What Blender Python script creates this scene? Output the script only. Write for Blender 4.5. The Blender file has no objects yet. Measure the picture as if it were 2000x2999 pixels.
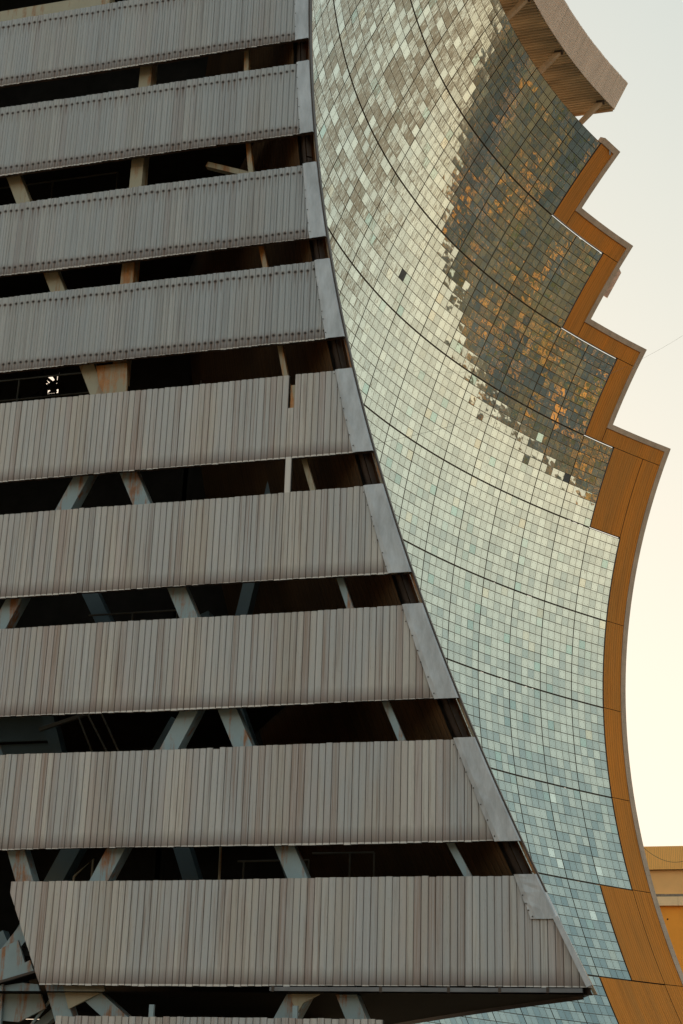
import bpy, math, random
import numpy as np
from mathutils import Vector, Matrix

random.seed(11)
RNG = np.random.default_rng(5)
sc = bpy.context.scene
col = sc.collection

# ------------------------------------------------------------------ camera
CAM = Vector((-49.8610, -18.0359, -20.2048))
W = Vector((-0.305777, -1.283135, 0.272208))
F_PX = 4609.56
BASE = Matrix(((1, 0, 0), (0, 0, -1), (0, 1, 0)))
ROT = Matrix.Rotation(W.length, 3, W.normalized()) @ BASE          # rows: right, down, forward
cd = bpy.data.cameras.new('camera')
cam = bpy.data.objects.new('camera', cd)
col.objects.link(cam)
right, down, fwd = ROT[0], ROT[1], ROT[2]
m3 = Matrix((right, -down, -fwd)).transposed()
cam.matrix_world = Matrix.Translation(CAM) @ m3.to_4x4()
cd.sensor_fit = 'VERTICAL'
cd.sensor_height = 36.0
cd.lens = F_PX / 2999 * 36.0
cd.clip_start = 0.3
cd.clip_end = 20000
sc.camera = cam


def project(P):
    q = ROT @ (Vector(P) - CAM)
    return 1000 + F_PX * q.x / q.z, 1499.5 + F_PX * q.y / q.z


# ------------------------------------------------------------------ light
SUN_AZ = math.radians(44)      # from +X towards +Y
SUN_EL = math.radians(14)
sdir = Vector((math.cos(SUN_EL) * math.cos(SUN_AZ), math.cos(SUN_EL) * math.sin(SUN_AZ), math.sin(SUN_EL)))
world = bpy.data.worlds.new('World')
sc.world = world
world.use_nodes = True
wn = world.node_tree
wn.nodes.clear()
sky = wn.nodes.new('ShaderNodeTexSky')
sky.sky_type = 'NISHITA'
sky.sun_disc = False
sky.sun_elevation = SUN_EL
sky.sun_rotation = math.atan2(sdir.x, sdir.y)
sky.air_density = 1.0
sky.dust_density = 2.0
sky.ozone_density = 1.0
sky.altitude = 1000
bg = wn.nodes.new('ShaderNodeBackground')
bg.inputs['Strength'].default_value = 0.12
wo = wn.nodes.new('ShaderNodeOutputWorld')
# hazy bright sky: warm it and roll off its highlights so that the haze near the horizon stays cream instead of clipping


def vmath(op, a, b):
    n = wn.nodes.new('ShaderNodeVectorMath')
    n.operation = op
    for k, v in enumerate((a, b)):
        if isinstance(v, bpy.types.NodeSocket):
            wn.links.new(v, n.inputs[k])
        else:
            n.inputs[k].default_value = v
    return n.outputs[0]


SKY_A = (1.74, 1.34, 1.00)
sx = vmath('MULTIPLY', sky.outputs[0], (0.95, 0.92, 0.80))
sy = vmath('DIVIDE', vmath('MULTIPLY', sx, SKY_A), vmath('ADD', sx, SKY_A))
sy = vmath('MULTIPLY', sy, (3.63, 3.63, 3.63))
wn.links.new(sy, bg.inputs[0])
wn.links.new(bg.outputs[0], wo.inputs[0])
sl = bpy.data.lights.new('sun', 'SUN')
sl.energy = 4.0
sl.angle = math.radians(0.5)
sl.color = (1.0, 0.82, 0.62)
so = bpy.data.objects.new('sun', sl)
so.rotation_euler = sdir.to_track_quat('Z', 'Y').to_euler()
col.objects.link(so)
sc.view_settings.view_transform = 'Standard'
sc.view_settings.look = 'None'
sc.view_settings.gamma = 1.0
sc.view_settings.exposure = 1.2
sc.cycles.max_bounces = 8
sc.cycles.diffuse_bounces = 4
sc.cycles.glossy_bounces = 5

# ------------------------------------------------------------------ node helpers


class NT:
    def __init__(self, name):
        self.m = bpy.data.materials.new(name)
        self.m.use_nodes = True
        self.t = self.m.node_tree
        self.t.nodes.clear()
        self.out = self.t.nodes.new('ShaderNodeOutputMaterial')
        self.b = self.t.nodes.new('ShaderNodeBsdfPrincipled')
        self.t.links.new(self.b.outputs[0], self.out.inputs[0])

    def put(self, sock, v):
        if isinstance(v, bpy.types.NodeSocket):
            self.t.links.new(v, sock)
        elif isinstance(v, (tuple, list)) and len(v) == 3 and sock.type == 'RGBA':
            sock.default_value = (*v, 1)
        else:
            sock.default_value = v

    def set(self, **k):
        for n, v in k.items():
            self.put(self.b.inputs[n.replace('_', ' ')], v)
        return self

    def math(self, op, a, b=0.0, c=None, clamp=False):
        n = self.t.nodes.new('ShaderNodeMath')
        n.operation = op
        n.use_clamp = clamp
        self.put(n.inputs[0], a)
        self.put(n.inputs[1], b)
        if c is not None:
            self.put(n.inputs[2], c)
        return n.outputs[0]

    def mix(self, f, a, b, mode='MIX'):
        n = self.t.nodes.new('ShaderNodeMix')
        n.data_type = 'RGBA'
        n.blend_type = mode
        self.put(n.inputs[0], f)
        self.put(n.inputs[6], a)
        self.put(n.inputs[7], b)
        return n.outputs[2]

    def rng(self, v, a, b, c=0.0, d=1.0):
        n = self.t.nodes.new('ShaderNodeMapRange')
        self.put(n.inputs[0], v)
        for i, x in enumerate((a, b, c, d)):
            self.put(n.inputs[i + 1], x)
        return n.outputs[0]

    def pos(self):
        return self.t.nodes.new('ShaderNodeNewGeometry').outputs['Position']

    def sep(self, v):
        n = self.t.nodes.new('ShaderNodeSeparateXYZ')
        self.put(n.inputs[0], v)
        return n.outputs

    def comb(self, x, y, z=0.0):
        n = self.t.nodes.new('ShaderNodeCombineXYZ')
        for i, v in enumerate((x, y, z)):
            self.put(n.inputs[i], v)
        return n.outputs[0]

    def vscale(self, v, s):
        n = self.t.nodes.new('ShaderNodeMapping')
        self.put(n.inputs[0], v)
        n.inputs[3].default_value = s
        return n.outputs[0]

    def attr(self, name, what='Vector'):
        n = self.t.nodes.new('ShaderNodeAttribute')
        n.attribute_name = name
        return n.outputs[what]

    def uv(self):
        return self.attr('UVMap')

    def noise(self, v, scale, detail=3.0, rough=0.55, dist=0.0, out=0):
        n = self.t.nodes.new('ShaderNodeTexNoise')
        self.put(n.inputs['Vector'], v)
        n.inputs['Scale'].default_value = scale
        n.inputs['Detail'].default_value = detail
        n.inputs['Roughness'].default_value = rough
        n.inputs['Distortion'].default_value = dist
        return n.outputs[out]

    def bump(self, h, dist=0.01, strength=1.0):
        n = self.t.nodes.new('ShaderNodeBump')
        n.inputs['Distance'].default_value = dist
        n.inputs['Strength'].default_value = strength
        self.put(n.inputs['Height'], h)
        self.t.links.new(n.outputs[0], self.b.inputs['Normal'])


# ------------------------------------------------------------------ materials
def mat_facet():
    n = NT('mirror_glass')
    u, v, _ = n.sep(n.uv())[:3]
    r1, r2, dirt = n.sep(n.attr('fac'))[:3]
    off1 = n.math('MULTIPLY', r1, 173.0)
    off2 = n.math('MULTIPLY', r2, 91.0)
    c = n.comb(n.math('ADD', n.math('MULTIPLY', u, 9.0), off1), n.math('ADD', n.math('MULTIPLY', v, 0.9), off2), 0.0)
    s1 = n.noise(c, 1.0, 4.0, 0.65)
    cl = n.noise(n.comb(n.math('ADD', n.math('MULTIPLY', u, 2.2), off2), n.math('ADD', n.math('MULTIPLY', v, 1.4), off1)), 1.0, 3.0)
    s = n.math('ADD', n.math('MULTIPLY', s1, 0.85), n.math('MULTIPLY', cl, 0.15))
    th = n.math('SUBTRACT', 0.74, n.math('MULTIPLY', dirt, 0.36))
    k = n.rng(n.math('SUBTRACT', s, th), -0.01, 0.085)
    k = n.math('MULTIPLY', k, 1.0, clamp=True)
    k2 = n.math('MINIMUM', n.math('ADD', n.math('MULTIPLY', k, 0.80), n.math('MULTIPLY', dirt, 0.06)), 1.0)
    # glass tint; lower facets carry a dimmer, bluer sky reflection in their colour
    aqua = n.rng(r2, 0.95, 0.99)
    yel = n.rng(r2, 0.03, 0.0)
    base = n.mix(n.math('MULTIPLY', aqua, 1.0, clamp=True), (0.605, 0.660, 0.610), (0.47, 0.62, 0.575))
    base = n.mix(n.math('MULTIPLY', yel, 0.8, clamp=True), base, (0.72, 0.70, 0.56))
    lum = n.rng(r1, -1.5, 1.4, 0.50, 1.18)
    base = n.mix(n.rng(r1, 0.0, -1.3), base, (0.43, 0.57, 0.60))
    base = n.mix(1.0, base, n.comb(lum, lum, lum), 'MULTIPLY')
    dcol = n.mix(s1, (0.13, 0.085, 0.04), (0.26, 0.215, 0.14))
    base = n.mix(k2, base, dcol)
    # corroded rim of the silvering
    au = n.math('ABSOLUTE', n.math('SUBTRACT', u, 0.5))
    av = n.math('ABSOLUTE', n.math('SUBTRACT', v, 0.5))
    e = n.math('MAXIMUM', au, av)
    e = n.math('ADD', e, n.math('MULTIPLY', n.math('SUBTRACT', s1, 0.5), 0.10))
    rim = n.math('MULTIPLY', n.rng(e, 0.455, 0.5), 0.6, clamp=True)
    base = n.mix(rim, base, (0.16, 0.11, 0.06))
    # four fixing screws
    du = n.math('SUBTRACT', au, 0.27)
    dv = n.math('SUBTRACT', av, 0.27)
    d = n.math('SQRT', n.math('ADD', n.math('MULTIPLY', du, du), n.math('MULTIPLY', dv, dv)))
    dot = n.rng(d, 0.046, 0.030)
    dot = n.math('MULTIPLY', dot, 1.0, clamp=True)
    base = n.mix(dot, base, (0.05, 0.04, 0.03))
    n.set(Base_Color=base)
    n.set(Metallic=n.math('SUBTRACT', 1.0, n.math('MAXIMUM', n.math('MULTIPLY', k2, 0.25), dot)))
    n.set(Roughness=n.math('ADD', 0.025, n.math('MULTIPLY', n.math('MAXIMUM', k2, rim), 0.13)))
    wob = n.noise(n.pos(), 1.8, 1.5)
    n.bump(wob, 0.0035)
    return n.m


def mat_simple(name, colr, rough=0.6, metal=0.0, var=0.25, scale=1.5, bump=0.0, stretch=(1, 1, 1), spec=0.5):
    n = NT(name)
    p = n.vscale(n.pos(), stretch)
    a = n.noise(p, scale, 5.0, 0.65)
    f = n.rng(a, 0.3, 0.7, 1 - var, 1 + var)
    n.set(Base_Color=n.mix(1.0, colr, n.comb(f, f, f), 'MULTIPLY'), Roughness=rough, Metallic=metal)
    n.b.inputs['Specular IOR Level'].default_value = spec
    if bump:
        n.bump(a, bump)
    return n.m


def mat_band(name, screws):
    """painted steel boards; uv: u = board number + fraction, v = metres above the lower edge; fac = random per board, random, band height"""
    n = NT(name)
    u, v, _ = n.sep(n.uv())[:3]
    r1, r2, H = n.sep(n.attr('fac'))[:3]
    fu = n.math('FRACT', u)
    sx = n.math('MULTIPLY', u, 1.0)
    # long vertical run marks, finer than one board
    st = n.noise(n.comb(n.math('MULTIPLY', u, 1.7), n.math('MULTIPLY', v, 0.35), r1), 1.0, 5.0, 0.7)
    big = n.noise(n.comb(n.math('MULTIPLY', u, 0.16), n.math('MULTIPLY', v, 0.25), H), 1.0, 3.0, 0.6)
    fine = n.noise(n.comb(n.math('MULTIPLY', u, 6.0), n.math('MULTIPLY', v, 9.0), 0.0), 1.0, 4.0, 0.7)
    c = n.mix(r1, (0.410, 0.385, 0.355), (0.570, 0.555, 0.530))
    c = n.mix(n.rng(r2, 0.55, 1.0, 0.0, 0.75), c, (0.400, 0.345, 0.345))
    c = n.mix(n.math('MULTIPLY', n.rng(big, 0.42, 0.58), 0.75, clamp=True), c, (0.430, 0.455, 0.480))
    k = n.math('MULTIPLY', n.rng(st, 0.53, 0.70), 0.72, clamp=True)
    c = n.mix(k, c, (0.225, 0.165, 0.135))
    s2 = n.noise(n.comb(n.math('MULTIPLY', u, 0.75), n.math('MULTIPLY', v, 0.22), n.math('MULTIPLY', H, 3.7)), 1.0, 4.0, 0.75)
    c = n.mix(n.math('MULTIPLY', n.rng(s2, 0.58, 0.70), 0.42, clamp=True), c, (0.185, 0.125, 0.085))
    # single boards with a rust or soot run
    ed = n.noise(n.comb(n.math('MULTIPLY', u, 7.0), n.math('MULTIPLY', v, 0.5), 9.0), 1.0, 3.0)
    run1 = n.math('MULTIPLY', n.rng(r2, 0.90, 0.93), n.rng(ed, 0.40, 0.60), clamp=True)
    c = n.mix(n.math('MULTIPLY', run1, 0.45), c, (0.22, 0.140, 0.080))
    run2 = n.math('MULTIPLY', n.rng(r2, 0.07, 0.04), n.rng(ed, 0.42, 0.62), clamp=True)
    c = n.mix(n.math('MULTIPLY', run2, 0.42), c, (0.12, 0.080, 0.070))
    lt = n.math('MULTIPLY', n.rng(st, 0.42, 0.28), 0.35, clamp=True)
    c = n.mix(lt, c, (0.66, 0.66, 0.68))
    if screws:
        c = n.mix(0.45, c, (0.32, 0.385, 0.44))
    c = n.mix(n.math('MULTIPLY', n.rng(fine, 0.58, 0.75), 0.5, clamp=True), c, (0.222, 0.185, 0.157))
    # splash dirt along the lower edge, running up unevenly
    lim = n.math('ADD', 0.10, n.math('MULTIPLY', n.noise(n.comb(n.math('MULTIPLY', u, 0.9), 3.0, 0.0), 1.0, 3.0), 0.16))
    g = n.math('MULTIPLY', n.rng(n.math('DIVIDE', v, lim), 1.4, 0.15), 0.75, clamp=True)
    c = n.mix(g, c, (0.157, 0.111, 0.096))
    c = n.mix(n.rng(v, 0.020, 0.012), c, (0.62, 0.60, 0.58))
    # dirt in the joints
    j = n.math('MULTIPLY', n.rng(fu, 0.86, 0.95), 0.6, clamp=True)
    c = n.mix(j, c, (0.102, 0.078, 0.063))
    if screws:
        cx = n.math('MULTIPLY', n.math('SUBTRACT', fu, 0.42), 0.109)
        wob = n.math('MULTIPLY', n.math('SUBTRACT', r2, 0.5), 0.02)
        for z0, sign in ((0.15, 1), (-0.155, 1)):
            zz = n.math('SUBTRACT', v, z0) if z0 > 0 else n.math('SUBTRACT', v, n.math('ADD', H, z0))
            zz = n.math('ADD', zz, wob)
            d = n.math('SQRT', n.math('ADD', n.math('MULTIPLY', cx, cx), n.math('MULTIPLY', zz, zz)))
            halo = n.math('MULTIPLY', n.rng(d, 0.048, 0.014), n.rng(r1, 0.0, 1.0, 0.5, 0.95), clamp=True)
            c = n.mix(halo, c, (0.13, 0.060, 0.022))
            # rust run below the screw
            run = n.math('MULTIPLY', n.rng(n.math('ABSOLUTE', cx), 0.026, 0.004), n.math('MULTIPLY', n.rng(zz, -0.26, -0.01), n.rng(zz, 0.01, 0.0, 0.0, 1.0)), clamp=True)
            run = n.math('MULTIPLY', run, n.rng(r2, 0.0, 1.0, 0.25, 0.9), clamp=True)
            c = n.mix(run, c, (0.115, 0.062, 0.030))
            dot = n.math('MULTIPLY', n.rng(d, 0.024, 0.018), 1.0, clamp=True)
            c = n.mix(dot, c, (0.018, 0.012, 0.010))
    n.set(Base_Color=c, Roughness=0.5)
    n.b.inputs['Specular IOR Level'].default_value = 0.35
    n.bump(fine, 0.0015)
    return n.m


def mat_steel(name, paint, rust, amount=0.5, rough=0.45):
    n = NT(name)
    u, v, _ = n.sep(n.uv())[:3]
    p = n.pos()
    w = n.noise(n.vscale(p, (7, 7, 0.8)), 1.0, 5.0, 0.65)
    w2 = n.noise(p, 3.0, 5.0, 0.7)
    th = 0.66 - 0.16 * amount
    k = n.math('MULTIPLY', n.rng(n.math('ADD', n.math('MULTIPLY', w, 0.7), n.math('MULTIPLY', w2, 0.3)), th, th + 0.10), 0.92, clamp=True)
    tone = n.mix(w2, tuple(x * 0.82 for x in paint), tuple(min(1, x * 1.15) for x in paint))
    rc = n.mix(n.noise(p, 14.0, 4.0), rust, tuple(x * 0.35 for x in rust))
    n.set(Base_Color=n.mix(k, tone, rc), Roughness=rough)
    n.bump(w2, 0.002)
    return n.m


def mat_board(name, a, b, c3):
    """ochre painted boards; streaks run along Z, fine grooves across the run (uv u in metres)"""
    n = NT(name)
    u, v, _ = n.sep(n.uv())[:3]
    st = n.noise(n.comb(n.math('MULTIPLY', u, 9.0), n.math('MULTIPLY', v, 0.25), 0.0), 1.0, 5.0, 0.7)
    b2 = n.noise(n.comb(n.math('MULTIPLY', u, 1.3), n.math('MULTIPLY', v, 0.12), 5.0), 1.0, 3.0)
    c = n.mix(n.rng(b2, 0.35, 0.65), a, b)
    c = n.mix(n.math('MULTIPLY', n.rng(st, 0.5, 0.72), 0.6, clamp=True), c, c3)
    gr = n.math('ABSOLUTE', n.math('SUBTRACT', n.math('FRACT', n.math('MULTIPLY', u, 8.0)), 0.5))
    gm = n.math('MULTIPLY', n.rng(gr, 0.42, 0.5), 0.5, clamp=True)
    c = n.mix(gm, c, tuple(x * 0.45 for x in c3))
    n.set(Base_Color=c, Roughness=0.7)
    n.b.inputs['Specular IOR Level'].default_value = 0.2
    n.bump(n.rng(gr, 0.36, 0.5, 1.0, 0.0), 0.015)
    return n.m


def mat_terrain():
    n = NT('hillside')
    p = n.pos()
    big = n.noise(p, 0.02, 4.0, 0.6, 0.6)
    med = n.noise(p, 0.055, 4.0, 0.6, 1.2)
    fin = n.noise(p, 0.11, 3.0, 0.55, 1.4)
    f2 = n.noise(n.vscale(p, (0.25, 1.0, 1.0)), 0.9, 3.0, 0.6, 0.8)
    ochre = n.mix(f2, (0.85, 0.34, 0.07), (0.58, 0.25, 0.08))
    green = n.mix(fin, (0.045, 0.055, 0.018), (0.140, 0.135, 0.042))
    slate = n.mix(fin, (0.050, 0.062, 0.068), (0.105, 0.115, 0.115))  # blue-grey patches stand in for heliostats reflecting the sky
    grey = n.mix(f2, (0.110, 0.092, 0.058), (0.190, 0.150, 0.090))
    c = n.mix(n.math('MULTIPLY', n.rng(big, 0.46, 0.50), 1.0, clamp=True), slate, grey)
    c = n.mix(n.math('MULTIPLY', n.rng(med, 0.555, 0.60), 1.0, clamp=True), c, green)
    k = n.math('ADD', n.math('MULTIPLY', fin, 0.5), n.math('MULTIPLY', med, 0.5))
    c = n.mix(n.math('MULTIPLY', n.rng(k, 0.562, 0.574), 0.95, clamp=True), c, ochre)
    k3 = n.math('MULTIPLY', n.rng(n.noise(p, 0.07, 4.0, 0.6, 2.0), 0.54, 0.56), 0.9, clamp=True)
    c = n.mix(k3, c, slate)
    n.set(Base_Color=c, Roughness=0.9)
    n.b.inputs['Specular IOR Level'].default_value = 0.1
    n.bump(fin, 0.8, 0.6)
    return n.m


M = {}
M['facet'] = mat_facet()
M['backing'] = mat_simple('mirror_backing', (0.045, 0.032, 0.020), 0.8, var=0.4, stretch=(2, 2, 0.5))
M['dead'] = mat_simple('bare_backing_plate', (0.055, 0.060, 0.060), 0.5, var=0.4, scale=4)
M['board'] = mat_board('ochre_boards', (0.74, 0.262, 0.034), (0.58, 0.235, 0.045), (0.34, 0.122, 0.018))
M['trim'] = mat_simple('weathered_trim', (0.48, 0.36, 0.27), 0.6, var=0.2, scale=2.2, stretch=(1, 1, 0.4))
M['band_screws'] = mat_band('corrugated_sheet_with_rusty_screws', True)
M['band'] = mat_band('steel_boards', False)
M['flash'] = mat_simple('plain_flashing', (0.43, 0.455, 0.49), 0.42, metal=0.3, var=0.24, scale=2.4, bump=0.008, stretch=(1, 2.2, 0.7))
M['gutter'] = mat_simple('grey_gutter', (0.15, 0.155, 0.17), 0.5, var=0.3)
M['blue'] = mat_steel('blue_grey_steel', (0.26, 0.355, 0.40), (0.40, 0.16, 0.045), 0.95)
M['cream'] = mat_steel('cream_steel', (0.36, 0.335, 0.245), (0.40, 0.16, 0.035), 0.85)
M['rusty'] = mat_steel('rusty_cream_steel', (0.33, 0.29, 0.20), (0.56, 0.215, 0.035), 1.35)
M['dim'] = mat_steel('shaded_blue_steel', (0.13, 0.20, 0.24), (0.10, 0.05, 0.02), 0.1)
M['dark'] = mat_simple('interior_shade', (0.030, 0.029, 0.027), 0.9, var=0.3, spec=0.1)  # near-black, so the interior's shade is put into the colour
M['darkpipe'] = mat_simple('dull_pipe', (0.12, 0.11, 0.085), 0.6, var=0.3)
M['brown'] = mat_board('brown_board_backs', (0.115, 0.060, 0.024), (0.075, 0.042, 0.020), (0.030, 0.018, 0.010))
M['edge'] = mat_simple('dark_edge_angle', (0.050, 0.034, 0.026), 0.55, var=0.4, scale=3)
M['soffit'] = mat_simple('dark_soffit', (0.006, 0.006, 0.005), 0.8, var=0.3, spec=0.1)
M['canopy'] = mat_simple('pinkish_beige_sheet', (0.76, 0.62, 0.52), 0.65, var=0.10, scale=0.9, stretch=(3, 1, 0.4))
M['canopy_under'] = mat_simple('stained_underside_sheet', (0.52, 0.43, 0.29), 0.6, var=0.45, scale=0.9, stretch=(1.5, 0.35, 1))
M['strut'] = mat_simple('beige_strut', (0.46, 0.32, 0.19), 0.55, var=0.2)
M['oboard'] = mat_simple('yellow_boards', (1.0, 0.52, 0.14), 0.6, var=0.10, scale=3.0, stretch=(1, 4, 0.3))
M['owall'] = mat_simple('tan_plaster', (0.90, 0.50, 0.19), 0.8, var=0.06, scale=0.6)
M['owall2'] = mat_simple('orange_plaster', (0.97, 0.37, 0.040), 0.8, var=0.07, scale=0.6)
M['ledge'] = mat_simple('cream_ledge', (0.93, 0.66, 0.38), 0.7, var=0.05)
M['grey'] = mat_simple('bare_render', (0.22, 0.19, 0.15), 0.9, var=0.3, scale=6)
M['cable'] = mat_simple('cable_sheath', (0.10, 0.075, 0.05), 0.6, var=0.1)
M['plate'] = mat_simple('weathered_pink_sheet', (0.42, 0.30, 0.24), 0.5, var=0.35, scale=3)
M['hill'] = mat_terrain()

# ------------------------------------------------------------------ mesh helpers


class MB:
    def __init__(self):
        self.v, self.f, self.mi, self.uv, self.fac, self.mats = [], [], [], [], [], []

    def mat(self, key):
        if key not in self.mats:
            self.mats.append(key)
        return self.mats.index(key)

    def face(self, pts, mat, uv=None, fac=(0.5, 0.5, 0.5)):
        i = len(self.v)
        self.v += [tuple(p) for p in pts]
        self.f.append(tuple(range(i, i + len(pts))))
        self.mi.append(self.mat(mat))
        self.uv.append(uv or [(0, 0)] * len(pts))
        self.fac.append(fac)

    def box8(self, p, mat, uvs=None, fac=(0.5, 0.5, 0.5)):
        """p: 8 corners, 0-3 bottom loop, 4-7 top loop"""
        for q in ((3, 2, 1, 0), (4, 5, 6, 7), (0, 1, 5, 4), (1, 2, 6, 5), (2, 3, 7, 6), (3, 0, 4, 7)):
            self.face([p[i] for i in q], mat, [(p[i][1], p[i][2]) for i in q], fac)

    def box(self, a, b, mat, fac=(0.5, 0.5, 0.5)):
        x0, y0, z0 = a
        x1, y1, z1 = b
        self.box8([(x0, y0, z0), (x1, y0, z0), (x1, y1, z0), (x0, y1, z0), (x0, y0, z1), (x1, y0, z1), (x1, y1, z1), (x0, y1, z1)], mat, fac=fac)

    def prism(self, poly, axis, a, b, mat):
        """extrude a (p, q) polygon along an axis: 'X' -> (Y, Z) polygon"""
        def P(p, t):
            return (t, p[0], p[1]) if axis == 'X' else ((p[0], t, p[1]) if axis == 'Y' else (p[0], p[1], t))
        n = len(poly)
        self.face([P(p, a) for p in poly], mat)
        self.face([P(p, b) for p in reversed(poly)], mat)
        for i in range(n):
            j = (i + 1) % n
            self.face([P(poly[i], b), P(poly[j], b), P(poly[j], a), P(poly[i], a)], mat)

    def bar(self, A, B, w, h, mat, up=(1, 0, 0)):
        """rectangular bar from A to B; h is its size along up, w across"""
        A, B, up = Vector(A), Vector(B), Vector(up)
        d = (B - A).normalized()
        s = d.cross(up).normalized() * (w / 2)
        t = s.cross(d).normalized() * (h / 2)
        p = [A - s - t, A + s - t, A + s + t, A - s + t, B - s - t, B + s - t, B + s + t, B - s + t]
        self.box8(p, mat)

    def tube(self, pts, r, mat, n=8):
        rings = []
        for i, P in enumerate(pts):
            P = Vector(P)
            d = (Vector(pts[min(i + 1, len(pts) - 1)]) - Vector(pts[max(i - 1, 0)])).normalized()
            a = d.orthogonal().normalized() if not rings else (rings[-1][1] - d * rings[-1][1].dot(d)).normalized()
            b = d.cross(a)
            rings.append(([P + (a * math.cos(2 * math.pi * k / n) + b * math.sin(2 * math.pi * k / n)) * r for k in range(n)], a))
        for i in range(len(rings) - 1):
            for k in range(n):
                l = (k + 1) % n
                self.face([rings[i][0][k], rings[i][0][l], rings[i + 1][0][l], rings[i + 1][0][k]], mat)

    def build(self, name, parent=None, label=None):
        me = bpy.data.meshes.new(name)
        me.from_pydata(self.v, [], self.f)
        for k in self.mats:
            me.materials.append(M[k])
        me.polygons.foreach_set('material_index', self.mi)
        uvl = me.uv_layers.new(name='UVMap')
        flat = [c for poly in self.uv for p in poly for c in p]
        uvl.data.foreach_set('uv', flat)
        at = me.attributes.new('fac', 'FLOAT_VECTOR', 'FACE')
        at.data.foreach_set('vector', [c for f in self.fac for c in f])
        me.update()
        o = bpy.data.objects.new(name, me)
        col.objects.link(o)
        if parent is not None:
            o.parent = parent
        if label:
            o['label'] = label
        return o


def empty(name, loc=(0, 0, 0)):
    o = bpy.data.objects.new(name, None)
    col.objects.link(o)
    o.location = (0, 0, 0)
    return o


def tag(o, label, cat, group=None):
    o['label'] = label
    o['category'] = cat
    if group:
        o['group'] = group
    return o


# ------------------------------------------------------------------ paraboloid
FL = 17.96552
PW = 2.25388
X0 = 12.94804
R0 = 1.03138


def inv(s):
    a = 2 * FL
    t = s / a
    for _ in range(8):
        g = .5 * (t * math.sqrt(1 + t * t) + math.asinh(t)) - s / a
        t -= g / math.sqrt(1 + t * t)
    return t * a


def PX(c):
    return inv((c + X0) * PW)


def PZ(r):
    return inv(-(r - R0) * 4.5)


def PY(x, z):
    return -(x * x + z * z) / (4 * FL)


def nrm(x, z):
    """normal of the mirror's front side"""
    return -Vector((x / (2 * FL), 1, z / (2 * FL))).normalized()


def surf(x, z, off=0.0):
    P = Vector((x, PY(x, z), z))
    return P + nrm(x, z) * off


# ------------------------------------------------------------------ ground and hills
def vnoise(x, y, seed):
    xi, yi = np.floor(x).astype(int), np.floor(y).astype(int)
    fx, fy = x - xi, y - yi
    fx, fy = fx * fx * (3 - 2 * fx), fy * fy * (3 - 2 * fy)

    def h(a, b):
        s = np.sin(a * 127.1 + b * 311.7 + seed * 74.7) * 43758.5453
        return s - np.floor(s)
    return (h(xi, yi) * (1 - fx) + h(xi + 1, yi) * fx) * (1 - fy) + (h(xi, yi + 1) * (1 - fx) + h(xi + 1, yi + 1) * fx) * fy


def fbm(x, y, s, o=4):
    return sum(vnoise(x * 2 ** i, y * 2 ** i, s + i) / 2 ** i for i in range(o)) / 1.9


def ground_height(x, y):
    r = np.hypot(x - 10, y + 8)
    az = np.degrees(np.arctan2(y + 8, x - 10))
    rise = np.clip((r - 110) / 420, 0, 1)
    rise = rise * rise * (3 - 2 * rise)
    crest = 60 + 0.38 * np.clip(-58 - az, 0, 30)
    hills = rise * (crest + (fbm(x / 90, y / 90, 3) - 0.5) * 24 + (fbm(x / 18, y / 18, 9) - 0.5) * 7)
    # lower country on the sun's side so the low sun and sky stay open
    open_side = np.clip((az + 35) / 20, 0, 1) * np.clip((130 - az) / 30, 0, 1)
    hills = hills * (1 - 0.75 * open_side)
    far = np.clip((r - 700) / 1500, 0, 1)
    h = -26.5 + hills * (1 - far * 0.6)
    # terrace the photographer stands on
    t = np.clip((-38 - x) / 4, 0, 1) * np.clip((90 - r) / 15, 0, 1)
    return h + t * 4.6


def build_ground():
    rad = np.concatenate([[0.0], np.geomspace(4, 9000, 190)])
    nA = 900
    an = np.linspace(0, 2 * math.pi, nA, endpoint=False)
    vs = [(10.0, -8.0, float(ground_height(np.array(10.0), np.array(-8.0))))]
    Rg, Ag = np.meshgrid(rad[1:], an, indexing='ij')
    X = 10 + Rg * np.cos(Ag)
    Y = -8 + Rg * np.sin(Ag)
    Z = ground_height(X, Y)
    vs += list(zip(X.ravel().tolist(), Y.ravel().tolist(), Z.ravel().tolist()))
    fs = []
    for k in range(nA):
        fs.append((0, 1 + k, 1 + (k + 1) % nA))
    for i in range(len(rad) - 2):
        a, b = 1 + i * nA, 1 + (i + 1) * nA
        for k in range(nA):
            l = (k + 1) % nA
            fs.append((a + k, b + k, b + l, a + l))
    me = bpy.data.meshes.new('ground')
    me.from_pydata(vs, [], fs)
    me.materials.append(M['hill'])
    me.polygons.foreach_set('use_smooth', [True] * len(fs))
    o = bpy.data.objects.new('ground', me)
    col.objects.link(o)
    o['kind'] = 'structure'


build_ground()

# ------------------------------------------------------------------ the concave mirror
mirror = empty('concave_mirror')
tag(mirror, 'huge concave mirror of small square facets framed by ochre boards with stepped corners', 'solar mirror')
ROWS = {}
for r in range(-5, 7):
    h = r if r < 1 else 1 - r          # mirrored about the middle row line
    q = {0: 0, -1: 0, -2: -1, -3: -2, -4: -4, -5: -6}[h if r < 1 else {1: 0, 2: -1, 3: -2, 4: -3, 5: -4, 6: -5}[r]]
    ROWS[r] = q - 1                    # last panel column in this row
PAN = [(c, r) for r, last in ROWS.items() for c in range(-26 - (last + 1), last + 1)]
DEAD = {(-10, -3, 3, 6), (-3, -2, 4, 5)}
BRIGHT = {(-2, 2, 0, 1), (-3, 2, 3, 7), (-3, 2, 4, 8), (-1, 2, 0, 8), (-2, 3, 2, 3)}


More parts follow.
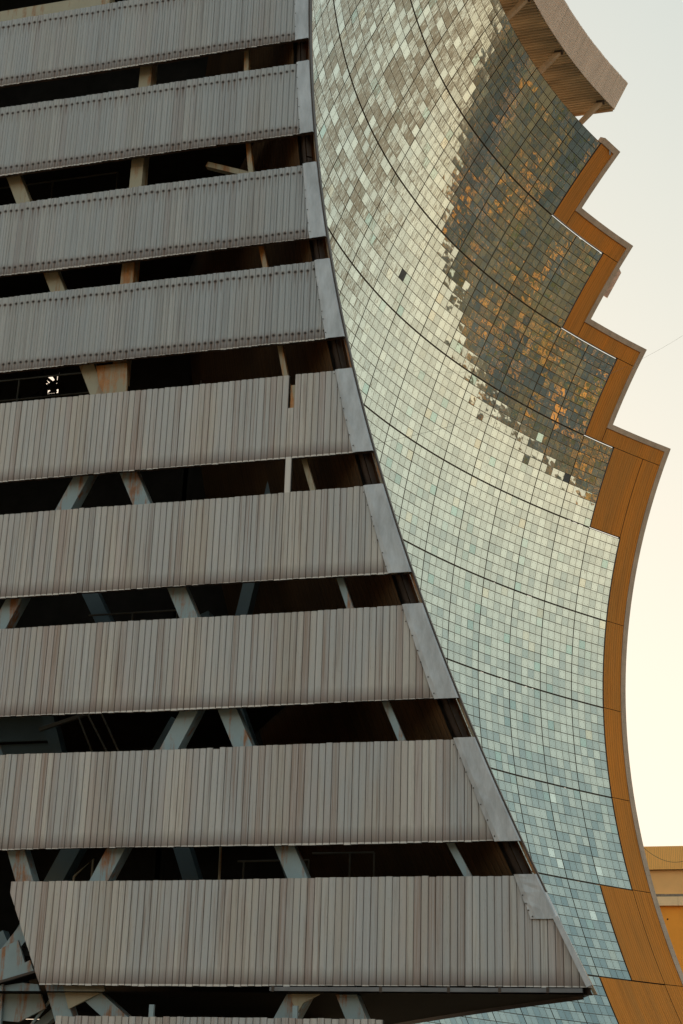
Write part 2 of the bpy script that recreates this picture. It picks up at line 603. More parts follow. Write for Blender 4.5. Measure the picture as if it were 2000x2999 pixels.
def add_panel(mb, c, r):
    PR = random.Random(c * 100 + r)
    ptilt = (PR.gauss(0, 0.0011), PR.gauss(0, 0.0011))
    slit_v = PR.choice((0, 1, 1, 8, 9, 9))
    pdirt = PR.uniform(0, 1)
    for iu in range(5):
        for iv in range(10):
            u0, u1 = c + iu / 5, c + (iu + 1) / 5
            v0, v1 = r + iv / 10, r + (iv + 1) / 10
            gu0 = 0.010 if iu == 0 else PR.choice((0.0022, 0.0026, 0.0035, 0.0060))
            gu1 = 0.012 if iu == 4 else 0.0022
            gv0 = 0.0080 if iv == 0 else PR.choice((0.0022, 0.0036))
            gv1 = 0.0080 if iv == 9 else 0.0018
            slit = False
            if iv == slit_v and PR.random() < 0.3:
                slit = True
            a, b = PX(u0 + gu0 / 1), PX(u1 - gu1 / 1)
            t, s = PZ(v0 + gv0), PZ(v1 - gv1)
            cx, cz = (a + b) / 2, (t + s) / 2
            n = nrm(cx, cz)
            e1, e2 = PR.gauss(0, 0.0019), PR.gauss(0, 0.0019)
            if PR.random() < 0.10:
                e1, e2 = PR.gauss(0, 0.008), PR.gauss(0, 0.008)
            n = (n + Vector((ptilt[0] + e1, 0, ptilt[1] + e2))).normalized()
            O = surf(cx, cz)
            ty = n.cross(Vector((1, 0, 0))).normalized()
            if ty.z < 0:
                ty = -ty
            tx = Vector((1, PY(cx + .5, cz) - PY(cx - .5, cz), 0))
            tx = (tx - n * tx.dot(n)).normalized()
            ty = n.cross(tx).normalized()
            if ty.z < 0:
                ty = -ty
            hw = (b - a) / 2 * math.sqrt(1 + (cx / (2 * FL)) ** 2)
            hh = (t - s) / 2 * math.sqrt(1 + (cz / (2 * FL)) ** 2)
            # skew term: keep the corners on the surface's grid
            def P(su, sv):
                x, z = (a if su < 0 else b), (s if sv < 0 else t)
                Q = Vector((x, 0, z))
                y = O.y - ((x - O.x) * n.x + (z - O.z) * n.z) / n.y
                return Vector((x, y, z))
            q = [P(-1, -1), P(1, -1), P(1, 1), P(-1, 1)]
            # dirt: more on the upper part of the mirror
            up = min(max((cz + 4) / 20, 0), 1)
            d = (0.12 + 0.74 * up) * (1.0 - 0.6 * min(max((cx - 2) / 10, 0), 1) * up) * (0.78 + 0.45 * PR.random() * (0.6 + 0.7 * pdirt))
            if PR.random() < 0.17:
                d *= 0.3
            fac = (PR.random() * 1.1 - 0.05 - 1.5 * (1 - min(max((cz + 16) / 26, 0), 1)), PR.random(), min(d, 1))  # first value falls towards the bottom: dimmer sky reflection put into the colour
            mat = 'facet'
            if (c, r, iu, iv) in DEAD:
                mat = 'dead'
            if (c, r, iu, iv) in BRIGHT:
                fac = (1.35, 0.5, 0.0)
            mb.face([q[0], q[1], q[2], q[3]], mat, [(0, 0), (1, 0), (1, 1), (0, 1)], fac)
            # backing board behind this facet, left short where the photo's joints let light through
            b0, b1 = u0 - 0.0, u1 + 0.0
            if slit:
                bv0 = v0 + 0.006 if iv > 0 else v0
                k = 0.30 + 0.5 * PR.random()
                # narrow notch in the joint: the facet sits a little low and the backing is cut
                for (ua, ub, va) in ((b0, b0 + (b1 - b0) * (1 - k), v0), (b0 + (b1 - b0) * (1 - k), b1, v0 + 0.007)):
                    back(mb, ua, ub, va, v1)
            else:
                back(mb, b0, b1, v0, v1)


def back(mb, ua, ub, va, vb):
    x0, x1, z0, z1 = PX(ua), PX(ub), PZ(vb), PZ(va)
    f = [surf(x0, z0, -0.03), surf(x1, z0, -0.03), surf(x1, z1, -0.03), surf(x0, z1, -0.03)]
    g = [surf(x0, z0, -0.05), surf(x1, z0, -0.05), surf(x1, z1, -0.05), surf(x0, z1, -0.05)]
    uvf = [(p.x, p.z) for p in f]
    mb.face(f, 'backing', uvf)
    mb.face(g[::-1], 'brown', [(p.x, p.z) for p in g[::-1]])


def edge_y(z):
    return -(784 + z * z) / 72.0


def vis_area(c, r):
    """size of a panel in the picture, 0 when it is hidden by the near building or outside"""
    tot = 0
    for fu in (0.1, 0.5, 0.9):
        for fv in (0.05, 0.5, 0.95):
            P = surf(PX(c + fu), PZ(r + fv))
            x, y = project(P)
            if not (0 < x < 2000 and 0 < y < 2999):
                continue
            k = (-28 - CAM.x) / (P.x - CAM.x)
            Q = CAM + (P - CAM) * k
            if Q.z > -18.3 and Q.y > edge_y(Q.z):
                continue
            tot += 1
    if not tot:
        return 0
    A, B, D = (project(surf(PX(c + a), PZ(r + b))) for a, b in ((0, 0), (1, 0), (0, 1)))
    return tot / 9 * abs((B[0] - A[0]) * (D[1] - A[1]) - (B[1] - A[1]) * (D[0] - A[0]))


rank = sorted(PAN, key=lambda p: -vis_area(*p))
shown = [p for p in rank[:99] if vis_area(*p) > 0]
rest = [p for p in PAN if p not in set(shown)]
print('panels', len(PAN), 'visible', sum(vis_area(*p) > 0 for p in PAN))
for c, r in shown:
    mb = MB()
    add_panel(mb, c, r)
    mb.build('mirror_panel', mirror)
mb = MB()
for c, r in rest:
    add_panel(mb, c, r)
o = mb.build('mirror_panel_field', mirror)
o['kind'] = 'stuff'

# support ribs just behind the panel joints (dark lines between the panels)
TR = 0.26


def board(x0, x1, z0, z1, name='edge_board', mat='board', thick=0.09, side=1):
    mb = MB()
    nx = max(1, int(abs(x1 - x0) / 0.5))
    nz = max(1, int(abs(z1 - z0) / 0.6))
    for i in range(nx):
        for j in range(nz):
            xa, xb = x0 + (x1 - x0) * i / nx, x0 + (x1 - x0) * (i + 1) / nx
            za, zb = z0 + (z1 - z0) * j / nz, z0 + (z1 - z0) * (j + 1) / nz
            q = [(xa, za), (xb, za), (xb, zb), (xa, zb)]
            mb.face([surf(x, z, 0.02) for x, z in q], mat, q)
            mb.face([surf(x, z, 0.02 - thick) for x, z in reversed(q)], 'brown', list(reversed(q)))
    for i in range(nx):
        for j in range(nz):
            e_ = 0.016  # dark sheet added behind the seams to keep sky light out
            xa, xb = x0 - e_ + (x1 - x0 + 2 * e_) * i / nx, x0 - e_ + (x1 - x0 + 2 * e_) * (i + 1) / nx
            za, zb = z0 - e_ + (z1 - z0 + 2 * e_) * j / nz, z0 - e_ + (z1 - z0 + 2 * e_) * (j + 1) / nz
            mb.face([surf(x, z, -0.10) for x, z in ((xa, za), (xb, za), (xb, zb), (xa, zb))], 'edge')
    per = [(x0 + (x1 - x0) * i / nx, z0) for i in range(nx + 1)] + [(x1, z0 + (z1 - z0) * j / nz) for j in range(1, nz + 1)] + \
          [(x1 - (x1 - x0) * i / nx, z1) for i in range(1, nx + 1)] + [(x0, z1 - (z1 - z0) * j / nz) for j in range(1, nz)]
    for i in range(len(per)):
        a, b = per[i], per[(i + 1) % len(per)]
        mb.face([surf(*b, 0.02), surf(*a, 0.02), surf(*a, 0.02 - thick), surf(*b, 0.02 - thick)], 'edge', [b, a, a, b])
    return mb.build(name, mirror)


def trim(pts, name='edge_trim'):
    """grey-brown capping that runs along the outline (list of (x, z)), a box 0.26 m wide and 0.3 m deep"""
    mb = MB()
    P = []
    for (a, b) in zip(pts[:-1], pts[1:]):
        n = max(1, int(math.hypot(b[0] - a[0], b[1] - a[1]) / 0.75))
        for i in range(n):
            P.append((a[0] + (b[0] - a[0]) * i / n, a[1] + (b[1] - a[1]) * i / n))
    P.append(pts[-1])
    # mitred offsets
    offs = []
    for i, p in enumerate(P):
        a, b = P[max(i - 1, 0)], P[min(i + 1, len(P) - 1)]
        d1 = Vector((p[0] - a[0], p[1] - a[1])) if i else Vector((b[0] - p[0], b[1] - p[1]))
        d2 = Vector((b[0] - p[0], b[1] - p[1])) if i < len(P) - 1 else d1
        n1 = Vector((d1.y, -d1.x)).normalized()
        n2 = Vector((d2.y, -d2.x)).normalized()
        m = (n1 + n2).normalized()
        offs.append(m / max(0.35, m.dot(n1)))
    # outward is to the left of travel from top to bottom on the right side
    ring = []
    for p, o in zip(P, offs):
        o = -o * TR
        i_, q = Vector(p), Vector(p) + o
        ring.append([surf(i_.x, i_.y, 0.06), surf(q.x, q.y, 0.06), surf(q.x, q.y, -0.26), surf(i_.x, i_.y, -0.26)])
    for a, b in zip(ring[:-1], ring[1:]):
        for k in range(4):
            l = (k + 1) % 4
            mb.face([a[k], a[l], b[l], b[k]], 'trim')
    mb.face(ring[0][::-1], 'trim')
    mb.face(ring[-1], 'trim')
    # rivets
    for a, b in zip(ring[:-1], ring[1:]):
        for t in (0.25, 0.75):
            for w in (0.3, 0.75):
                C0 = a[0].lerp(a[1], w).lerp(b[0].lerp(b[1], w), t)
                ex = (a[1] - a[0]).normalized() * 0.014
                ey = (b[0] - a[0]).normalized() * 0.014
                off = nrm(C0.x, C0.z) * 0.004
                mb.face([C0 + off + ex, C0 + off + ey, C0 + off - ex, C0 + off - ey], 'edge')
    return mb.build(name, mirror)


def mirror_side(s):
    X = {c: PX(c) for c in range(-7, 1)}
    Z = {r: PZ(r) for r in range(-5, 8)}
    w = 1.06
    hgt = 0.82
    g = 0.07

    def bd(x0, x1, z0, z1):
        board(s * x0, s * x1, z0, z1) if s > 0 else board(-min(x1, 27.80), -x0, z0, z1)
    e = 0.03
    bd(X[-6] + e, X[-6] + w, Z[-4] + g, Z[-5])
    bd(X[-6] + w + 0.03, X[-4] + w, Z[-4] + g, Z[-4] + hgt)
    bd(X[-4] + e, X[-4] + w, Z[-3] + g, Z[-4] + g - 0.03)
    bd(X[-4] + w + 0.03, X[-2] + w, Z[-3] + g, Z[-3] + hgt)
    bd(X[-2] + e, X[-2] + w, Z[-2] + g, Z[-3] + g - 0.03)
    bd(X[-2] + w + 0.03, X[0] + 0.99, Z[-2] + g, Z[-2] + hgt)
    bd(X[-1] + e, X[0] - 0.03, Z[-1] + g, Z[-2] + g - 0.03)
    bd(X[0], X[0] + 0.99, Z[-1] + 0.0, Z[-2] + g - 0.03)
    for r in (-1, 0, 1, 2):
        bd(X[0] + e, X[0] + 0.99, Z[r + 1] + 0.03, Z[r])
    bd(X[0] + e, X[0] + 0.99, Z[4] + 0.03, Z[3])
    bd(X[-1] + e, X[0], Z[4] + 0.03, Z[3] - 0.03)
    bd(X[-2] + e, X[0] - 0.03, Z[5] + 0.03, Z[4] - 0.03)
    bd(X[0], X[0] + 0.99, Z[5] + 0.03, Z[4])
    zb = -18.3
    bd(X[-4] + e, X[0] + 0.99, zb, Z[5] - 0.03)
    bd(X[-4] + e, X[-4] + w, Z[6] - 0.6, zb - 0.012)
    bd(X[-6] + e, X[-4], Z[6] - 0.6, Z[6] - 0.03)
    bd(X[-6] + e, X[-6] + w, Z[7], Z[6] - 0.62)
    out = [(X[-6] + 0.0, Z[-5]), (X[-6] + w, Z[-5]), (X[-6] + w, Z[-4] + hgt), (X[-4] + w, Z[-4] + hgt), (X[-4] + w, Z[-3] + hgt),
           (X[-2] + w, Z[-3] + hgt), (X[-2] + w, Z[-2] + hgt), (X[0] + 0.99, Z[-2] + hgt)]
    out2 = [(X[0] + 0.99, Z[-2] + hgt), (X[0] + 0.99, zb)]
    if s > 0:
        trim(out + out2[1:])
    else:
        pass


mirror_side(1)
mirror_side(-1)

# dark strips that close the panel row joints from behind where the photo shows them dark is done by the backing boards
# added sheet that blocks light leaks behind the left-hand edge
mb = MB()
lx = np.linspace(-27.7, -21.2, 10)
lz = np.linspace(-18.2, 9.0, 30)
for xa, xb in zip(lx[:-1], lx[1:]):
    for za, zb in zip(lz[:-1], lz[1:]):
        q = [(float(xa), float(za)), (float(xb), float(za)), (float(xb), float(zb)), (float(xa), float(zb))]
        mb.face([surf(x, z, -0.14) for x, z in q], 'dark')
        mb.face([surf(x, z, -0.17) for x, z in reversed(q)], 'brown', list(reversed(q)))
mb.build('light_block_sheet', mirror)

# small bracket and loose plate behind the stepped rim
mb = MB()
x = 15.9
mb.bar((x, -12.0, 25.62), (x, -12.42, 25.64), 0.05, 0.05, 'blue', (1, 0, 0))
mb.bar((x, -12.42, 25.66), (x, -12.42, 24.9), 0.05, 0.05, 'blue', (1, 0, 0))
mb.bar((x, -12.42, 25.2), (x, -12.0, 25.62), 0.05, 0.05, 'blue', (1, 0, 0))
mb.build('rim_bracket', mirror)
mb = MB()
mb.prism([(-11.75, 22.15), (-12.13, 22.1), (-12.22, 21.82), (-11.46, 20.42), (-11.15, 20.69)], 'X', 21.95, 21.99, 'plate')
mb.build('loose_plate', mirror)

# ------------------------------------------------------------------ canopy above the mirror
canopy = empty('roof_canopy')
tag(canopy, 'corrugated beige canopy jutting out above the top edge of the mirror on short struts', 'canopy')
XE = 15.2


def cy_low(x):
    return -(x * x + 729) / 72 + 0.52


def cy_top(x):
    return -(x * x + 28.42 ** 2) / 72 + 0.90


mb = MB()
p = 0.105
nx = int(2 * XE / p)
for i in range(nx):
    x0 = -XE + i * p
    xs = [x0, x0 + p * 0.55, x0 + p * 0.6, x0 + p * 0.95, x0 + p]
    ds = [0.0, 0.0, 0.03, 0.03, 0.0]
    jag = random.uniform(-0.02, 0.02)
    for a in range(4):
        q = []
        for (xx, dd) in ((xs[a], ds[a]), (xs[a + 1], ds[a + 1])):
            q.append((Vector((xx, cy_low(xx) + dd, 27.0)), Vector((xx, cy_top(xx) + dd, 28.42 + jag))))
        mb.face([q[0][0], q[1][0], q[1][1], q[0][1]], 'canopy')
        mb.face([q[1][0] + Vector((0, .02, 0)), q[0][0] + Vector((0, .02, 0)), q[0][1] + Vector((0, .02, 0)), q[1][1] + Vector((0, .02, 0))], 'canopy_under')
# rows of fixing screws
for i in range(0, nx):
    x = -XE + (i + 0.75) * p
    for z in (27.5, 27.95, 28.25) if i % 2 else ():
        t = (z - 27.0) / 1.42
        y = cy_low(x) * (1 - t) + cy_top(x) * t + 0.022
        mb.face([(x - .014, y, z - .018), (x + .014, y, z - .018), (x + .014, y, z + .018), (x - .014, y, z + .018)], 'edge')
mb.build('fascia', canopy)
mb = MB()
yb = -5.5
y0 = -13.2
pp = 0.19
k = 0
xx = -XE
# underside: corrugations run towards the back (along Y), so the profile repeats along X
while xx < XE - 1e-6:
    for a, b, da, db in ((0, .40, 0, 0), (.40, .5, 0, .05), (.5, .9, .05, .05), (.9, 1, .05, 0)):
        xa, xb = xx + a * pp, min(xx + b * pp, XE)
        mb.face([(xa, yb, 27.0 + da), (xb, yb, 27.0 + db), (xb, cy_low(xb) + .03, 27.0 + db), (xa, cy_low(xa) + .03, 27.0 + da)], 'canopy_under')
    xx += pp
mb.build('soffit', canopy)
mb = MB()
pts_t = [(-XE + 2 * XE * i / 40) for i in range(41)]
for a, b in zip(pts_t[:-1], pts_t[1:]):
    mb.face([(a, yb, 28.3), (a, cy_top(a) + .05, 28.38), (b, cy_top(b) + .05, 28.38), (b, yb, 28.3)], 'canopy')
    mb.face([(a, yb, 27), (a, yb, 28.3), (b, yb, 28.3), (b, yb, 27)], 'canopy')
for sx in (-XE, XE):
    mb.face([(sx, yb, 27.08), (sx, cy_low(sx) + .06, 27.08), (sx, cy_top(sx) + .06, 28.38), (sx, yb, 28.3)], 'canopy_under')
mb.build('roof_sheet', canopy)
mb = MB()
mb.bar((XE - 0.08, yb, 26.98), (XE - 0.08, cy_low(XE) + 0.1, 26.98), 0.12, 0.16, 'strut', (0, 0, 1))
mb.build('end_beam', canopy)
for x in (-14.4, -10.2, -6.2, -2.1, 2.1, 6.24, 10.22, 14.43):
    mb = MB()
    yy = cy_low(x)
    mb.bar((x, yy + 0.25, 27.02), (x, yy + 2.6, 24.65), 0.20, 0.22, 'strut', (1, 0, 0))
    mb.bar((x - 0.02, yy + 0.12, 26.95), (x - 0.02, yy + 0.5, 26.95), 0.28, 0.08, 'edge', (0, 0, 1))
    mb.build('strut', canopy)

# ------------------------------------------------------------------ near building: louvred flank
tower = empty('louvered_building')
tag(tower, 'dark open building clad in horizontal bands of weathered grey sheet with gaps between them', 'building')
XF = -28.0
BANDS = [(-0.41, -1.94), (-2.45, -3.96), (-4.61, -6.10), (-6.56, -8.04), (-8.65, -10.12), (-10.72, -12.18), (-12.71, -14.17), (-14.78, -16.25), (-16.73, -18.21)]
YL = 3.0


def band(i, zt, zb):
    holder = None
    mb = MB()
    scr = i < 4
    p = 0.109 if scr else 0.1035
    H = zt - zb
    BR = random.Random(100 + i)
    fl_bot, fl_top = (0.34, 0.33)
    key = 'band_screws' if scr else 'band'
    y = YL if i != 8 else -6.84
    n = 0
    ye_top, ye_bot = edge_y(zt), edge_y(zb)
    end = min(ye_top, ye_bot)
    wob0 = BR.uniform(0, 9)
    r_prev = 0.5
    while y > end + 0.02:
        y1 = y - p
        # board profile: face, small return, groove
        r = BR.random()
        r1 = 0.6 * r + 0.4 * r_prev
        r_prev = r
        fac = (r1, BR.random(), H)
        slope = BR.gauss(0, 0.0022)
        wt = 0.006 * math.sin(n * 0.13 + wob0) + BR.gauss(0, 0.0025)
        wb = 0.010 * math.sin(n * 0.09 + wob0 * 2) + BR.gauss(0, 0.0030)
        if i == 6 and n in (48, 49, 50):
            wt -= 0.045
        if BR.random() < 0.03 and i >= 4:
            wt += BR.uniform(-0.02, 0.012)
        if scr:
            prof = [(0.0, -0.012), (0.06, 0.0), (0.46, slope), (0.52, 0.008), (0.89, 0.008 + slope), (0.93, 0.024), (0.97, 0.024), (1.0, -0.012)]
        else:
            prof = [(0.0, 0.010), (0.13, 0.0), (0.62, 0.0 + slope), (0.88, 0.007 + slope), (0.93, 0.020), (0.97, 0.020), (1.0, 0.010)]
        for (a, da), (b, db) in zip(prof[:-1], prof[1:]):
            ya, yb_ = y - a * p, y - b * p
            tops, bots = [], []
            for yy in (ya, yb_):
                zl, zh = zb + wb, zt + wt
                # the right-hand end is cut along the curved edge
                def lim(z):
                    return edge_y(z) + 0.03
                if i == 8 and yy > -7.46:
                    zh0 = -16.9 - (-6.82 - yy) * 0.0
                    # left-hand cut of the lowest full band
                    zcut = -16.88 - (-6.84 - yy) * (18.2 - 16.88) / (7.46 - 6.84)
                    zl = max(zl, min(zh, zcut))
                if yy < lim(zh):
                    # solve the height where the edge reaches yy
                    if yy < -784 / 72:
                        zc = -math.sqrt(max(0.0, (-yy + 0.03) * 72 - 784))
                        zh = min(zh, zc)
                tops.append(zh)
                bots.append(zl)
            if tops[0] <= bots[0] + 1e-3 and tops[1] <= bots[1] + 1e-3:
                continue
            tops = [max(t, b) for t, b in zip(tops, bots)]
            # slot left open in the fifth band
            segs = [(bots, tops)]
            if i == 4 and -11.02 < (y - 0.5 * p) <= -10.915:
                segs = [([-10.74, -10.74], [-9.24, -9.24])]
            for bo, to in segs:
                q = [(XF + da, ya, bo[0]), (XF + db, yb_, bo[1]), (XF + db, yb_, to[1]), (XF + da, ya, to[0])]
                uv = [(n + a, bo[0] - zb), (n + b, bo[1] - zb), (n + b, to[1] - zb), (n + a, to[0] - zb)]
                mb.face(q[::-1], key, uv[::-1], fac)
                # folded lower lip and the sheet's back
                mb.face([(XF + da, ya, bo[0]), (XF + 0.07, ya, bo[0]), (XF + 0.07, yb_, bo[1]), (XF + db, yb_, bo[1])], 'edge')
                mb.face([(XF + da, ya, to[0]), (XF + db, yb_, to[1]), (XF + 0.07, yb_, to[1]), (XF + 0.07, ya, to[0])], 'flash')
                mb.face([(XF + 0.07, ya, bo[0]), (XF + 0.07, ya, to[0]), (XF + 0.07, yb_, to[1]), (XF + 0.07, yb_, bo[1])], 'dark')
        y = y1
        n += 1
    o = mb.build('cladding_band', tower, None)
    # smooth flashing along the slanted end
    fb = MB()
    zlo = zb - 0.01 if i != 8 else -17.32
    zhi = zt + 0.012
    N = 10
    FR = random.Random(i)
    cols = []
    for k in range(N + 1):
        z = zlo + (zhi - zlo) * k / N
        t = (z - zlo) / (zhi - zlo)
        e = edge_y(z)
        w = {0: 0.24, 1: 0.23, 2: 0.24, 3: 0.27, 4: 0.28}.get(i, 0.315) + 0.05 * (1 - t) * (0.3 if i < 2 else 1)
        jx = FR.gauss(0, 0.002)
        cols.append([Vector((XF - 0.018, e + w + FR.gauss(0, 0.003), z)), Vector((XF - 0.034 + jx, e + w * 0.80, z)),
                     Vector((XF - 0.030 + FR.gauss(0, 0.001), e + w * 0.45, z)), Vector((XF - 0.036, e + 0.02, z)), Vector((XF - 0.026, e, z)), Vector((XF + 0.10, e - 0.02, z))])
    for a, b in zip(cols[:-1], cols[1:]):
        for k in range(5):
            fb.face([a[k + 1], a[k], b[k], b[k + 1]], 'flash')
    # close to the bands behind
    for a, s in ((cols[0], 1), (cols[-1], -1)):
        for k in range(4):
            q = [a[k], a[k + 1], a[k + 1] + Vector((0.05, 0, 0)), a[k] + Vector((0.05, 0, 0))]
            fb.face(q if s > 0 else q[::-1], 'edge')
    fo = fb.build('end_flashing', o)
    # rust spots along the flashing's inner edge
    rb = MB()
    for k in range(7 if i != 8 else 4):
        z = zlo + (zhi - zlo) * (k + 0.3 + FR.random() * 0.4) / 7
        y = edge_y(z) + {0: 0.24, 1: 0.23, 2: 0.26, 3: 0.29, 4: 0.30}.get(i, 0.335) + FR.gauss(0, .008)
        for (dx, s, h) in ((-0.038, 0.012, 0.014),):
            rb.face([(XF + dx, y + s, z), (XF + dx, y, z - h), (XF + dx, y - s, z), (XF + dx, y, z + h)], 'edge')
    rb.build('screw_row', o)


for i, (zt, zb) in enumerate(BANDS):
    band(i, zt, zb)

# bands above the picture's top edge, plainer
for i, (zt, zb) in enumerate(((1.7, 0.2), (3.8, 2.3), (5.9, 4.4), (8.0, 6.5))):
    band(20 + i, zt, zb)

# angled tip of the lowest full band: slanted trim, underside gutter
mb = MB()
mb.bar((XF - 0.035, edge_y(-17.30) + 0.02, -17.30), (XF - 0.035, edge_y(-18.15) + 0.01, -18.20), 0.075, 0.05, 'flash', (1, 0, 0))
mb.build('tip_trim', tower)
mb = MB()
mb.box((XF - 0.03, -15.36, -18.28), (XF + 0.12, -11.0, -18.225), 'gutter')
for y in (-11.05, -12.6, -13.55, -14.25, -14.9):
    mb.box((XF - 0.035, y - 0.02, -18.29), (XF - 0.03, y + 0.02, -18.21), 'edge')
mb.build('gutter', tower)

# lower band under the set-back
mb = MB()
BR = random.Random(77)
y = -7.77
n = 0
while y > -12.60:
    p = 0.1035
    fac = (BR.random(), BR.random(), 1.5)
    wt = BR.gauss(0, 0.004)
    prof = [(0.0, 0.010), (0.13, 0.0), (0.62, BR.gauss(0, .002)), (0.88, 0.007), (0.93, 0.020), (0.97, 0.020), (1.0, 0.010)]
    for (a, da), (b, db) in zip(prof[:-1], prof[1:]):
        q = [(XF + da, y - a * p, -20.1), (XF + db, y - b * p, -20.1), (XF + db, y - b * p, -18.64 + wt), (XF + da, y - a * p, -18.64 + wt)]
        mb.face(q[::-1], 'band', [(n + a, 0), (n + b, 0), (n + b, 1.46), (n + a, 1.46)][::-1], fac)
    y -= p
    n += 1
mb.box((XF + 0.03, y, -20.1), (XF + 0.07, -7.77, -18.66), 'dark')
mb.build('cladding_band', tower)

# soffit under the overhang: from the flank to the mirror's front curve
mb = MB()
zs = -18.30
xs = np.linspace(-28.0, -16.5, 24)
poly = [(float(x), PY(float(x), zs) + 0.10) for x in xs]
for (xa, ya), (xb, yb_) in zip(poly[:-1], poly[1:]):
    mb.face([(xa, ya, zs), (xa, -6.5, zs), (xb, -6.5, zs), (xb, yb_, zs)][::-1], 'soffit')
    mb.face([(xa, ya, zs), (xb, yb_, zs), (xb, yb_, zs + 0.10), (xa, ya, zs + 0.10)], 'edge')
    mb.face([(xa, ya, zs + .1), (xb, yb_, zs + .1), (xb, yb_ + .3, zs + 0.10), (xa, ya + .3, zs + 0.10)], 'edge')
mb.build('soffit', tower)

# dark angle sections that follow the curved edge (three thin lines)
mb = MB()
zs_ = np.linspace(-18.28, 8.0, 60)
for off, x0, x1, wd in ((0.02, XF + 0.00, XF + 0.14, 0.026),):
    for za, zb_ in zip(zs_[:-1], zs_[1:]):
        if za > -17.3 or off < 0:
            ea, eb = edge_y(za) - 0.020 + off, edge_y(zb_) - 0.020 + off
            mb.box8([(x0, ea - wd, za), (x1, ea - wd, za), (x1, ea, za), (x0, ea, za), (x0, eb - wd, zb_), (x1, eb - wd, zb_), (x1, eb, zb_), (x0, eb, zb_)], 'edge')
mb.build('edge_angle', tower)
# ribbed brown lining just inside the edge
mb = MB()
for k in range(9):
    off = 0.06 + k * 0.075
    x0 = XF + 0.16 + k * 0.12
    for za, zb_ in zip(zs_[:-1], zs_[1:]):
        ea, eb = edge_y(za) + off - 0.06, edge_y(zb_) + off - 0.06
        mb.box8([(x0, ea, za), (x0 + .10, ea, za), (x0 + .10, ea + .05, za), (x0, ea + .05, za), (x0, eb, zb_), (x0 + .10, eb, zb_), (x0 + .10, eb + .05, zb_), (x0, eb + .05, zb_)], 'brown' if k % 3 else 'rusty')
mb.build('edge_lining', tower)


def member(name, A, B, w, mat, x=-27.7, d=0.24, label=None):
    """flat-faced box member in the plane of the flank: (Y, Z) to (Y, Z)"""
    mb = MB()
    mb.bar((x + d / 2, A[0], A[1]), (x + d / 2, B[0], B[1]), w, d, mat, (1, 0, 0))
    return mb.build(name, tower, label)


XM = -27.75
member('column', (-7.72, 8), (-7.72, -5.4), 0.235, 'cream', XM)
member('column', (-7.72, -5.4), (-7.72, -8.3), 0.235, 'rusty', XM, label='rust streaked column')
member('diagonal', (-3.6, -0.2), (-8.0, -9.9), 0.25, 'cream', XM)
member('diagonal', (-8.0, -9.9), (-12.9, -20.1), 0.275, 'blue', XM)
member('diagonal', (-7.35, -9.75), (-5.2, -14.3), 0.26, 'blue', XM)
member('diagonal', (-9.95, -13.05), (-7.55, -17.9), 0.27, 'blue', XM)
member('diagonal', (-11.95, -17.2), (-10.4, -20.0), 0.30, 'blue', XM)
member('diagonal', (-6.0, -14.5), (-8.4, -20.1), 0.27, 'blue', XM)
member('diagonal', (-7.6, -17.9), (-10.3, -19.9), 0.24, 'blue', XM)
# thin rusty members behind the curved edge
BL = [(-9.55, 3.0), (-9.66, -1.20), (-9.73, -3.20), (-10.02, -5.30), (-10.46, -7.30), (-10.90, -9.40), (-11.52, -11.45), (-12.21, -13.40), (-13.12, -15.50), (-14.2, -17.5), (-14.6, -18.2)]
for k, (a, b) in enumerate(zip(BL[:-1], BL[1:])):
    member('edge_post', a, b, 0.085 if k < 6 else 0.10, 'rusty' if k < 5 else ('cream' if k == 5 else 'blue'), XM, 0.10)
# horizontal beams right behind the bands (tops of members hidden behind)
mb = MB()
mb.box((-27.88, -6.9, -0.32), (-27.6, YL, -0.06), 'cream')
mb.build('cream_beam', tower)
for zt, zb in BANDS[1:]:
    mb = MB()
    zc = (zt + zb) / 2
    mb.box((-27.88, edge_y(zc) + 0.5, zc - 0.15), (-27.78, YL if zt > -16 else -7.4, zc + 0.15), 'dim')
    mb.build('cladding_rail', tower)
# gusset plates
for nm, poly, x, m in (
        ('gusset_plate', [(-7.72, -18.12), (-8.37, -18.12), (-8.42, -18.27), (-7.87, -18.53)], -27.80, 'cream'),
        ('gusset_plate', [(-11.20, -18.12), (-11.74, -18.12), (-11.78, -18.24), (-11.43, -18.42), (-11.36, -18.55), (-11.26, -18.40)], -27.80, 'cream'),
        ('gusset_plate', [(-7.32, -8.0), (-7.89, -8.0), (-7.93, -8.62), (-7.55, -8.62), (-7.40, -8.36)], -27.80, 'rusty'),
        ('gusset_plate', [(-6.3, -17.78), (-6.85, -17.53), (-7.00, -17.86), (-7.08, -17.82), (-7.16, -17.98), (-6.3, -18.20)], -27.60, 'blue'),
        ('gusset_plate', [(-6.64, -18.18), (-6.94, -18.14), (-7.20, -18.16), (-7.36, -18.50), (-6.94, -18.70), (-6.64, -18.68)], -27.5, 'blue'),
        ('gusset_plate', [(-6.4, -18.3), (-6.66, -18.16), (-6.70, -18.9), (-6.4, -18.9)], -27.56, 'blue')):
    mb = MB()
    mb.prism(poly, 'X', x, x + 0.05, m)
    mb.build(nm, tower)
mb = MB()
mb.bar((-27.45, -6.2, -18.26), (-27.45, -7.20, -17.99), 0.035, 0.4, 'edge', (1, 0, 0))
mb.build('flange', tower)
member('diagonal', (-6.25, -18.05), (-7.15, -16.9), 0.24, 'blue', -27.3, 0.2)
member('diagonal', (-6.2, -17.35), (-6.75, -18.3), 0.17, 'dim', -27.0, 0.2)
member('diagonal', (-6.55, -19.2), (-7.65, -18.3), 0.13, 'blue', -27.2, 0.15)
mb = MB()
mb.tube([(-27.42, -6.95, -18.95), (-27.42, -7.45, -18.30)], 0.022, 'blue')
mb.build('pipe', tower)
